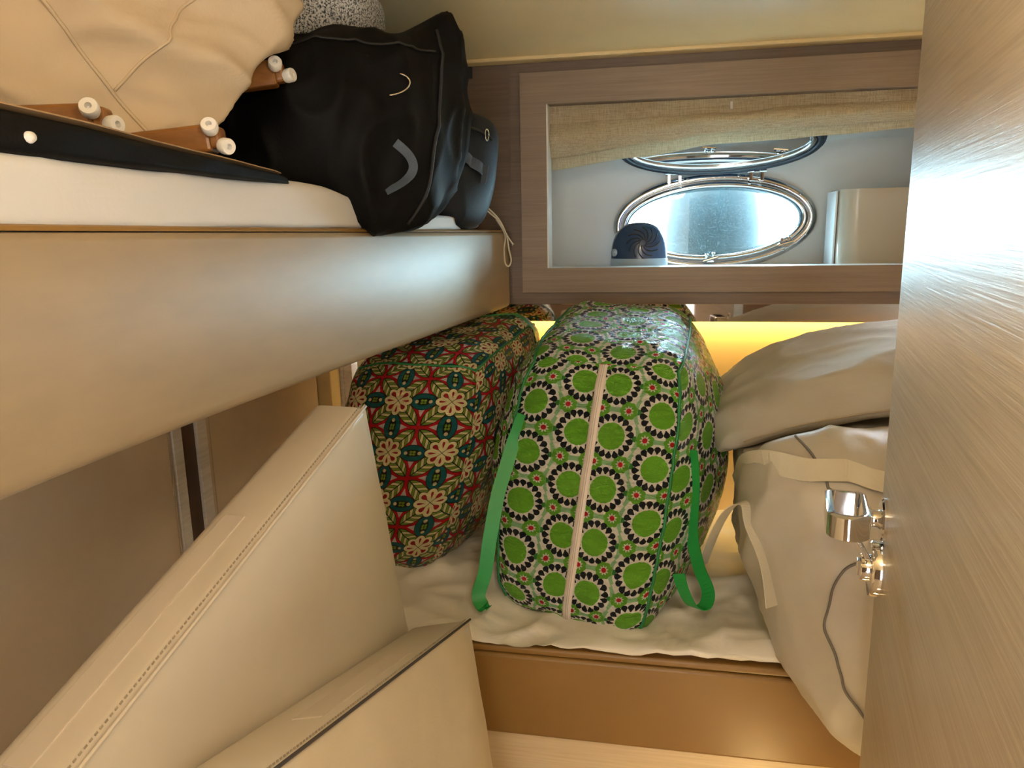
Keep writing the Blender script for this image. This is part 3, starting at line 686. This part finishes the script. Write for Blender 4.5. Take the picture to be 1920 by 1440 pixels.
# ================================================================== BAGS ON THE LOWER BERTH
def sm(x): x = min(1, max(0, x)); return x*x*(3-2*x)
def bagfolds(s): return [(0.006*s, (9, 9, 9), False), (0.004*s, (14, 14, 22), True)]
def piping(p, path, m, parent, r=0.0030, off=0.001, n=60):
    pts = []
    for (a, b) in zip(path, path[1:]):
        for i in range(n): f = i/n; pts.append(p.ev(*[a[k]+(b[k]-a[k])*f for k in range(3)], off))
    pts.append(p.ev(*path[-1], off)); return tube('piping', pts, r, m, parent, 6)
# green bag lying on its end, zip face to the camera
def gb(A, B, C_, p):
    side = (1-C_*C_)
    return Vector((0.090*max(0, A)**3*side*(1-(B-0.1)**2*0.8)-0.085*max(0, -A)**3*side*(1-B*B*0.7), 0, 0))
GB = Puffy(corners((-0.325, 1.390, 0.560), (-0.016, 1.290, 0.548), (-0.255, 1.455, 1.118), (0.066, 1.375, 1.110), (-0.240, 1.86, 0.60), (0.120, 1.80, 0.60), (-0.215, 1.935, 1.190), (0.092, 1.885, 1.170)), 7, bagfolds(1.0), gb, 1)
t = thing('storage_bag', 'big green woven plastic bag printed with black-ringed rosettes, white zip down its face', 'bag', (-0.08, 1.6, 0.6))
gbt = tree(GB.mesh('bag_body', 'green_print', (44, 60, 64), t, (0.305, 0.47, 0.53)))
def sewn(pts, k):                                          # first k points lie on the bag
    q = snap(pts, gbt, GB.mid, 0.003); m_ = k+14; return [a.lerp(b, sm((i-k/2)/(m_-k/2))) for i, (a, b) in enumerate(zip(q, pts))]
for a in (-1, 1): piping(GB, [(a*0.97, -0.97, -1), (a*0.97, -0.97, 1), (a*0.97, 1, 1)], 'green_pipe', t, 0.0034)
def strip(p, a0, a1, c0, c1, off, n=70):
    vs = []; fs = []
    for i in range(n+1):
        c = c0+(c1-c0)*i/n
        for a, o_ in ((a0, -0.001), (a0, off), (a1, off), (a1, -0.001)): vs.append(p.ev(a, -1, c, o_))
    for i in range(n):
        for k in range(3): fs.append((i*4+k, i*4+k+1, i*4+k+5, i*4+k+4))
    return vs, fs
v, f = strip(GB, -0.055, 0.055, -0.97, 0.985, 0.0022); zp = raw('zip', v, f, 'zip_tape', t)
for a0, a1 in ((-0.016, -0.008), (0.008, 0.016)):
    v, f = strip(GB, a0, a1, -0.97, 0.985, 0.0034); raw('zip_teeth', v, f, 'zip_teeth', zp)
ribbon('strap', sewn(spline([(-0.285, 1.40, 1.00), (-0.308, 1.385, 0.955), (-0.316, 1.362, 0.87), (-0.315, 1.352, 0.78), (-0.322, 1.345, 0.69), (-0.336, 1.336, 0.638), (-0.325, 1.325, 0.620), (-0.312, 1.322, 0.619)], 6), 9), 0.028, 'green_web', t, (1, 0.25, 0))
ribbon('strap', sewn(spline([(0.082, 1.395, 0.935), (0.093, 1.385, 0.85), (0.106, 1.375, 0.768), (0.116, 1.365, 0.712), (0.119, 1.352, 0.672), (0.100, 1.335, 0.648), (0.078, 1.322, 0.655), (0.060, 1.318, 0.690), (0.052, 1.325, 0.716)], 6), 16), 0.028, 'green_web', t, (0.75, -0.6, 0.1))
# red bag behind the cushion
def rb(A, B, C_, p): return Vector((0.035*max(0, A)**3*(1-C_*C_), -0.035*max(0, -B)**2*(1-A*A)*(1-C_**4), 0.0))
RB = Puffy(corners((-0.760, 1.48, 0.595), (-0.475, 1.43, 0.595), (-0.668, 1.50, 1.095), (-0.350, 1.50, 1.092), (-0.73, 1.93, 0.60), (-0.37, 1.88, 0.60), (-0.62, 1.95, 1.125), (-0.262, 1.93, 1.165)), 5.5, bagfolds(1.0), rb, 3)
t = thing('storage_bag', 'red and teal flower-printed woven plastic bag in the left corner of the lower berth', 'bag', (-0.5, 1.7, 0.6))
RB.mesh('bag_body', 'red_print', (44, 60, 60), t, (0.315, 0.45, 0.50))
piping(RB, [(-0.97, -0.97, 0.985), (0.97, -0.97, 0.985), (0.97, 1, 0.985)], 'green_pipe', t, 0.0026)
ribbon('strap', [RB.ev(a, 0.55, 1, 0.003) for a in lin(-0.9, 0.98, 40)]+[RB.ev(1, 0.55, c, 0.003) for c in lin(0.95, 0.2, 14)], 0.028, 'green_web', t, (0, 1, 0))

# grey PVC dinghy bag sagging over the berth front
def sm(x): x = min(1, max(0, x)); return x*x*(3-2*x)
def gr(A, B, C_, p):
    d = Vector((-0.085*max(0, -A)**2*(1-C_*C_)*(0.6-0.3*C_), -0.05*max(0, -B)**2*(1-A*A)*(1-C_*C_), 0.0)); q = p+d
    if q.z < 0.60: q.z += (max(q.z, 0.612)-q.z)*sm((q.y-1.235)/0.03) if q.y > 1.235 else 0           # rests on the berth, hangs over its front
    if q.y > 1.30: q.z = min(q.z, q.z+(min(q.z, 0.915+0.17*(q.x-0.11))-q.z)*sm((q.y-1.30)/0.12))      # pressed down by the quilt
    xm = 0.100+0.075*sm((q.y-1.22)/0.2); q.x = max(q.x, xm)                                           # pressed aside by the green bag
    return q-p
GR = Puffy(corners((0.320, 1.14, 0.400), (0.80, 1.12, 0.41), (0.110, 1.22, 1.035), (0.72, 1.22, 1.02), (0.33, 1.72, 0.60), (0.80, 1.72, 0.60), (0.16, 1.80, 0.94), (0.74, 1.80, 0.96)), 4.2, [(0.012, (5, 5, 4), False), (0.012, (7, 7, 4), True), (0.004, (15, 15, 9), True)], gr, 6)
t = thing('dinghy_bag', 'bulky grey plastic-coated bag with cream webbing handles at the right of the lower berth', 'bag', (0.5, 1.5, 0.6))
grb = tree(GR.mesh('bag_body', 'grey_pvc', (50, 50, 60), t, (0.5, 0.5, 0.6)))
def onbag(pts, name, r_, m): tube(name, snap(spline(pts, 8), grb, GR.mid, 0.0015), r_, m, t, 6)
onbag([(0.40, 1.12, 0.85), (0.334, 1.10, 0.852), (0.295, 1.10, 0.835), (0.268, 1.10, 0.785), (0.252, 1.10, 0.717), (0.258, 1.10, 0.668), (0.285, 1.10, 0.617), (0.322, 1.10, 0.560)], 'seam_piping', 0.0022, 'seam_grey')
onbag([(0.225, 1.30, 1.045), (0.227, 1.20, 1.035), (0.255, 1.14, 1.00), (0.272, 1.10, 0.975)], 'seam_piping', 0.0024, 'seam_grey')
ribbon('handle_strap', snap(spline([(0.155, 1.50, 0.835), (0.165, 1.35, 0.925), (0.212, 1.20, 1.000), (0.270, 1.14, 1.035), (0.345, 1.13, 1.030), (0.41, 1.13, 0.99)], 8), grb, GR.mid, 0.004), 0.040, 'web', t, (0.2, -0.6, -0.5))
ribbon('side_strap', snap(spline([(0.100, 1.42, 0.690), (0.118, 1.36, 0.790), (0.140, 1.31, 0.860), (0.166, 1.28, 0.876), (0.186, 1.255, 0.835), (0.196, 1.23, 0.77), (0.202, 1.215, 0.72)], 8), grb, GR.mid, 0.004, True), 0.032, 'web', t, (0.6, 0.7, 0.0))

# folded grey quilt on top of that bag
def ql(A, B, C_, p): return Vector((0, 0, 0.030*(1-A*A)-0.05*max(0, -A)**2))
QL = Puffy(corners((0.110, 1.40, 0.915), (0.72, 1.36, 1.015), (0.105, 1.46, 1.020), (0.72, 1.42, 1.125), (0.14, 1.88, 0.92), (0.72, 1.90, 0.96), (0.14, 1.84, 1.05), (0.72, 1.86, 1.135)), 4.2, [(0.008, (5, 5, 8), False), (0.016, (3.5, 9, 9), True), (0.003, (14, 18, 20), True)], ql, 8, dv=(0, -0.5, 0.8))
t = thing('quilt', 'rolled light grey quilt lying on top of the grey bag', 'quilt', (0.45, 1.7, 1.0))
QL.mesh('quilt_body', 'grey_cloth', (70, 44, 22), t, (0.6, 0.4, 0.1))
tube('quilt_seam', [QL.ev(a, -1, -0.55, 0.001) for a in lin(-0.9, 0.95, 60)], 0.0018, 'thread', t, 6)

# ================================================================== THINGS ON THE UPPER BUNK
BB = Puffy(corners((-0.66, 1.06, 1.395), (-0.385, 1.18, 1.322), (-0.600, 1.12, 1.660), (-0.345, 1.26, 1.672), (-1.02, 1.45, 1.42), (-0.47, 1.62, 1.40), (-0.95, 1.45, 1.62), (-0.42, 1.58, 1.62)), 5.5, [(0.014, (6, 6, 6), False), (0.020, (8, 8, 4.5), True), (0.006, (17, 17, 10), True)],
    lambda A, B, C_, p: Vector((0.035*max(0, A)**2*(1-C_*C_)+0.06*(max(0, A)*max(0, C_))**4, -0.06*max(0, -B)**2*(1-A*A)*(1-C_*C_), 0.17*(max(0, A)*max(0, C_))**4)), 11)
t = thing('duffel_bag', 'big black cloth bag slumped over the edge of the upper bunk', 'bag', (-0.6, 1.35, 1.39))
BB.mesh('bag_body', 'black', (60, 60, 50), t, (0.4, 0.4, 0.3))
tube('bag_piping', [BB.ev(0.95, -0.95, c, 0.002) for c in lin(-0.95, 0.95, 50)], 0.003, 'black_tape', t, 6)
tube('bag_piping', [BB.ev(a, -1, 0.75, 0.002) for a in lin(-0.6, 0.9, 50)], 0.002, 'black_tape', t, 6)
ribbon('strap_loop', [BB.ev(0.62+0.16*math.sin(math.pi*f), -1, -0.1-0.45*f, 0.002+0.010*math.sin(math.pi*f)) for f in lin(0, 1, 20)], 0.014, 'navy_web', t, (1, 0.2, 0.2))
tube('zip_pull', [BB.ev(0.45+0.16*math.sin(a), -1, 0.38-0.10*math.cos(a), 0.004) for a in lin(0.3, 2.6, 16)], 0.0014, 'steel', t, 6)
NB = Puffy(corners((-0.52, 1.56, 1.365), (-0.372, 1.66, 1.336), (-0.52, 1.62, 1.645), (-0.352, 1.72, 1.605), (-0.72, 1.86, 1.40), (-0.425, 1.88, 1.375), (-0.70, 1.86, 1.62), (-0.39, 1.88, 1.585)), 4.5, [(0.007, (8, 8, 8), False), (0.007, (9, 9, 6), True)],
    lambda A, B, C_, p: Vector((0.012*A*C_, -0.02*max(0, -B)**2*(1-A*A), 0)), 13)
t = thing('backpack', 'navy nylon bag with a webbing loop at the far end of the upper bunk', 'bag', (-0.5, 1.75, 1.38))
NB.mesh('bag_body', 'navy', (36, 40, 44), t, (0.2, 0.3, 0.3))
ribbon('webbing_loop', [NB.ev(-0.20+0.95*f, -1, 0.28-0.25*f, 0.004+0.006*abs(math.sin(3*math.pi*f))) for f in lin(0, 1, 26)], 0.022, 'navy_web', t, (0.1, 0, 1))
ribbon('webbing_tab', [NB.ev(0.80, -1, 0.13-0.30*f, 0.004) for f in lin(0, 1, 8)], 0.014, 'navy_web', t, (1, 0, 0))
tube('zip_pull', [NB.ev(0.72+0.05*math.cos(a), -1, 0.60+0.10*math.sin(a), 0.005) for a in lin(0, 2*math.pi, 20)], 0.0015, 'steel', t, 6)
tube('zip', [NB.ev(a, -1, 0.62, 0.002) for a in lin(-0.5, 0.95, 30)], 0.003, 'black_tape', t, 6)

# pale grey knit roll behind the bags
KN = Puffy(boxcorners((-0.86, 1.21, 1.650), (-0.486, 1.46, 1.785)), 3.0, [(0.006, (12, 12, 12), False)], None, 15)
t = thing('knit_pillow', 'salt-and-pepper grey knitted pillow on the black bag under the ceiling', 'pillow', (-0.68, 1.33, 1.63))
KN.mesh('pillow_body', 'knit', (30, 24, 20), t)
tube('pillow_edge', [KN.ev(1, b, c, 0.001) for b, c in [(math.cos(a), math.sin(a)) for a in lin(0, 2*math.pi, 60)]], 0.004, 'knit', t, 6)

# cream cushion in the upper left
CU = Puffy(corners((-0.86, 0.58, 1.480), (-0.500, 0.93, 1.470), (-0.92, 0.55, 1.72), (-0.445, 1.02, 1.72), (-1.15, 0.95, 1.50), (-0.66, 1.12, 1.56), (-1.15, 0.95, 1.735), (-0.61, 1.13, 1.75)), 3.6, [(0.012, (5, 5, 5), False), (0.032, (5, 5, 8), True), (0.008, (14, 14, 20), True)],
    lambda A, B, C_, p: Vector((0, -0.03*max(0, -B)**2*(1-A*A)*(1-C_*C_), max(0, -C_)*(0.085*max(0, A)**2-0.050*max(0, 1-((A-0.42)/0.5)**2)))), 17)
t = thing('canvas_cushion', 'large cream canvas cushion piled on the left end of the upper bunk', 'cushion', (-0.8, 0.9, 1.5))
CU.mesh('cushion_body', 'cream', (60, 50, 40), t, (0.4, 0.4, 0.2))
tube('cushion_seam', [CU.ev(-0.25+0.75*f, -1, 0.9-1.85*f, 0.0008) for f in lin(0, 1, 50)], 0.0022, 'cream', t, 6)
tube('cushion_seam', [CU.ev(0.75-0.42*f, -1, 0.7-1.2*f, 0.0008) for f in lin(0, 1, 40)], 0.0018, 'cream', t, 6)

# wooden legs with white feet under the cushion
def legpiece(name, label, end, d, ln, w_, h, feet, grp):
    end, d = Vector(end), Vector(d).normalized(); sd = Vector((0, 0, 1)).cross(d).normalized(); upv = d.cross(sd)
    t = thing(name, label, 'leg', end-d*ln/2, grp); MX = Matrix(((d.x, sd.x, upv.x, end.x), (d.y, sd.y, upv.y, end.y), (d.z, sd.z, upv.z, end.z), (0, 0, 0, 1)))
    bm = bmesh.new(); bx(bm, (-ln, -w_/2, -h/2), (-0.012, w_/2, h/2), 0.004, 2); bmesh.ops.transform(bm, matrix=MX, verts=bm.verts); frombm('beam', bm, 'teak', t, False)
    bm = bmesh.new(); bx(bm, (-0.016, -w_/2+0.003, -h/2+0.004), (0.0, w_/2-0.003, h/2-0.003), 0.005, 3); bmesh.ops.transform(bm, matrix=MX, verts=bm.verts); frombm('beam_end', bm, 'teak', t, False)
    for p, ax in feet:
        p = MX @ Vector(p); axw = (MX.to_3x3() @ Vector(ax)).normalized()
        c = latheo('foot', [(0, 0), (0.0085, 0), (0.0095, 0.003), (0.0095, 0.011), (0.0085, 0.013), (0.0035, 0.013), (0.003, 0.006), (0, 0.006)], p, axw, 'white_plastic', t, 24); autosmooth(c)
    return t
G = 'wooden chair legs under the cream cushion'
F2 = [((-0.010, -0.017, 0.006), (0.25, -1, 0.35)), ((0.000, -0.004, -0.006), (1, -0.5, 0))]
legpiece('chair_leg', 'brown wooden leg with two white feet, the left one under the cream cushion', (-0.562, 0.725, 1.470), (1, 0.25, 0.02), 0.26, 0.029, 0.031, F2, G)
legpiece('chair_leg', 'brown wooden leg with two white feet, the middle one beside the black bag', (-0.506, 0.845, 1.463), (1, 0.22, 0.10), 0.28, 0.031, 0.032, [((-0.008, -0.016, 0.008), (0.2, -1, 0.45)), ((0.000, -0.010, -0.010), (0.9, -0.7, -0.3))], G)
legpiece('chair_leg', 'highest brown wooden leg with white feet, between cream cushion and black bag', (-0.522, 1.045, 1.574), (1, 0.35, 0.15), 0.22, 0.030, 0.034, F2, G)
# flat black cover with a pale edge on the mattress
t = thing('folded_cover', 'flat black folded cover with a thin pale edge on the upper mattress', 'cover', (-0.7, 0.75, 1.42))
FC = Puffy(corners((-0.90, 0.38, 1.418), (-0.515, 0.45, 1.415), (-0.90, 0.38, 1.462), (-0.520, 0.46, 1.462), (-0.95, 0.95, 1.42), (-0.475, 1.00, 1.414), (-0.95, 0.95, 1.430), (-0.480, 1.00, 1.424)), 8, [(0.003, (8, 8, 14), False), (0.004, (5, 9, 26), True)], None, 19)
FC.mesh('cover_body', 'black', (30, 40, 14), t)
ribbon('edge_strip', [FC.ev(0.985, b, 0.97, 0.003) for b in lin(-0.95, 0.9, 40)], 0.020, mat('edge_strip', (0.30, 0.20, 0.11), 0.35), t, (1, 0, 0.3))
latheo('snap_button', [(0, 0.002), (0.004, 0.0015), (0.005, -0.002)], FC.ev(1, -0.62, -0.15, 0.002), (1, -0.2, 0.1), 'white_plastic', t, 16)

# cream cord hanging from the bunk end
t = thing('cord', 'cream cord with a hanging loop at the far end of the upper bunk', 'cord', (-0.385, 1.93, 1.25))
tube('cord_loop', spline([(-0.430, 1.90, 1.412), (-0.402, 1.925, 1.379), (-0.384, 1.935, 1.338), (-0.378, 1.938, 1.300), (-0.373, 1.938, 1.272), (-0.380, 1.938, 1.257), (-0.389, 1.938, 1.266), (-0.391, 1.938, 1.30), (-0.388, 1.938, 1.338), (-0.407, 1.925, 1.377)], 8), 0.0022, 'cream_cord', t, 8)
tube('cord_tail', spline([(-0.432, 1.895, 1.405), (-0.400, 1.924, 1.372), (-0.381, 1.933, 1.335), (-0.370, 1.935, 1.318), (-0.366, 1.935, 1.312)], 6), lambda f: 0.0020+0.0022*max(0, f-0.8)*5, 'cream_cord', t, 8)

# ================================================================== DOOR AT THE RIGHT
DP = Vector((0.2965, 1.0, 0.0)); DU = Vector((-0.166, -0.986, 0)).normalized(); DN = Vector((-DU.y, DU.x, 0)); DN = DN if DN.x < 0 else -DN
DM = Matrix(((DU.x, DN.x, 0, DP.x), (DU.y, DN.y, 0, DP.y), (0, 0, 1, 0), (0, 0, 0, 1)))
door = struct(empty('door_1', DP+DU*0.34), 'pale wood cabin door standing open at the right')
bm = bmesh.new(); bx(bm, (0, -0.036, 0.01), (0.70, 0, 1.765), 0.0015, 2)
me = bpy.data.meshes.new('door_leaf'); bmesh.ops.recalc_face_normals(bm, faces=bm.faces); bm.to_mesh(me); bm.free()
dl = link('door_leaf', me, 'door_wood', None, False); dl.matrix_world = DM; dl.parent = door; dl.matrix_parent_inverse = door.matrix_world.inverted()
def dpt(u, n, z): return DM @ Vector((u, n, z))
hnd = latheo('door_handle', [(0, 0.0), (0.028, 0.0), (0.028, 0.004), (0.026, 0.006), (0.013, 0.006), (0.011, 0.010), (0.011, 0.016), (0.015, 0.017), (0.015, 0.021), (0, 0.021)], dpt(0.045, 0, 0.984), DN, 'chrome', door, 32); autosmooth(hnd)
def rrect(u0, u1, n0, n1, r, r2, k=8):
    out = []
    for cu, cn, a0, rr in ((u1-r2, n1-r2, 0, r2), (u0+r, n1-r, 90, r), (u0+r, n0+r, 180, r), (u1-r2, n0+r2, 270, r2)):
        for i in range(k+1): a = R(a0+90*i/k); out.append((cu+rr*math.cos(a), cn+rr*math.sin(a)))
    return out
def ringat(q, z, ins=0): return [dpt(u, n, z) for u, n in q]
o0 = rrect(-0.004, 0.104, 0.020, 0.070, 0.010, 0.024); i0 = rrect(0.0045, 0.0955, 0.0285, 0.0615, 0.005, 0.0165); ob = rrect(0.0, 0.100, 0.024, 0.066, 0.008, 0.020)
zt, zb = 1.003, 0.971
lev = loft('lever_loop', [ringat(o0, zt-0.002), ringat(ob, zt), ringat(i0, zt), ringat(i0, zb), ringat(ob, zb), ringat(o0, zb+0.002)], 'chrome', door, closed=True); autosmooth(lev, 50)
esc = latheo('lock_rosette', [(0, 0.0), (0.036, 0.0), (0.036, 0.013), (0.035, 0.0145), (0.018, 0.0145), (0.018, 0.024), (0.0175, 0.025), (0.006, 0.025), (0, 0.023)], dpt(0.046, 0, 0.918), DN, 'chrome', door, 36); autosmooth(esc)
bm = bmesh.new(); bx(bm, (0.040, 0.0245, 0.908), (0.052, 0.029, 0.928), 0.001); bmesh.ops.transform(bm, matrix=DM, verts=bm.verts); frombm('thumb_turn', bm, 'chrome', door, False)
bm = bmesh.new(); bx(bm, (0.048, 0.020, 0.932), (0.056, 0.027, 0.962), 0.002); bmesh.ops.transform(bm, matrix=DM @ Matrix.Translation((0.05, 0.02, 0.945)) @ Matrix.Rotation(R(-30), 4, 'X') @ Matrix.Translation((-0.05, -0.02, -0.945)), verts=bm.verts); frombm('handle_spring', bm, 'steel', door, False)
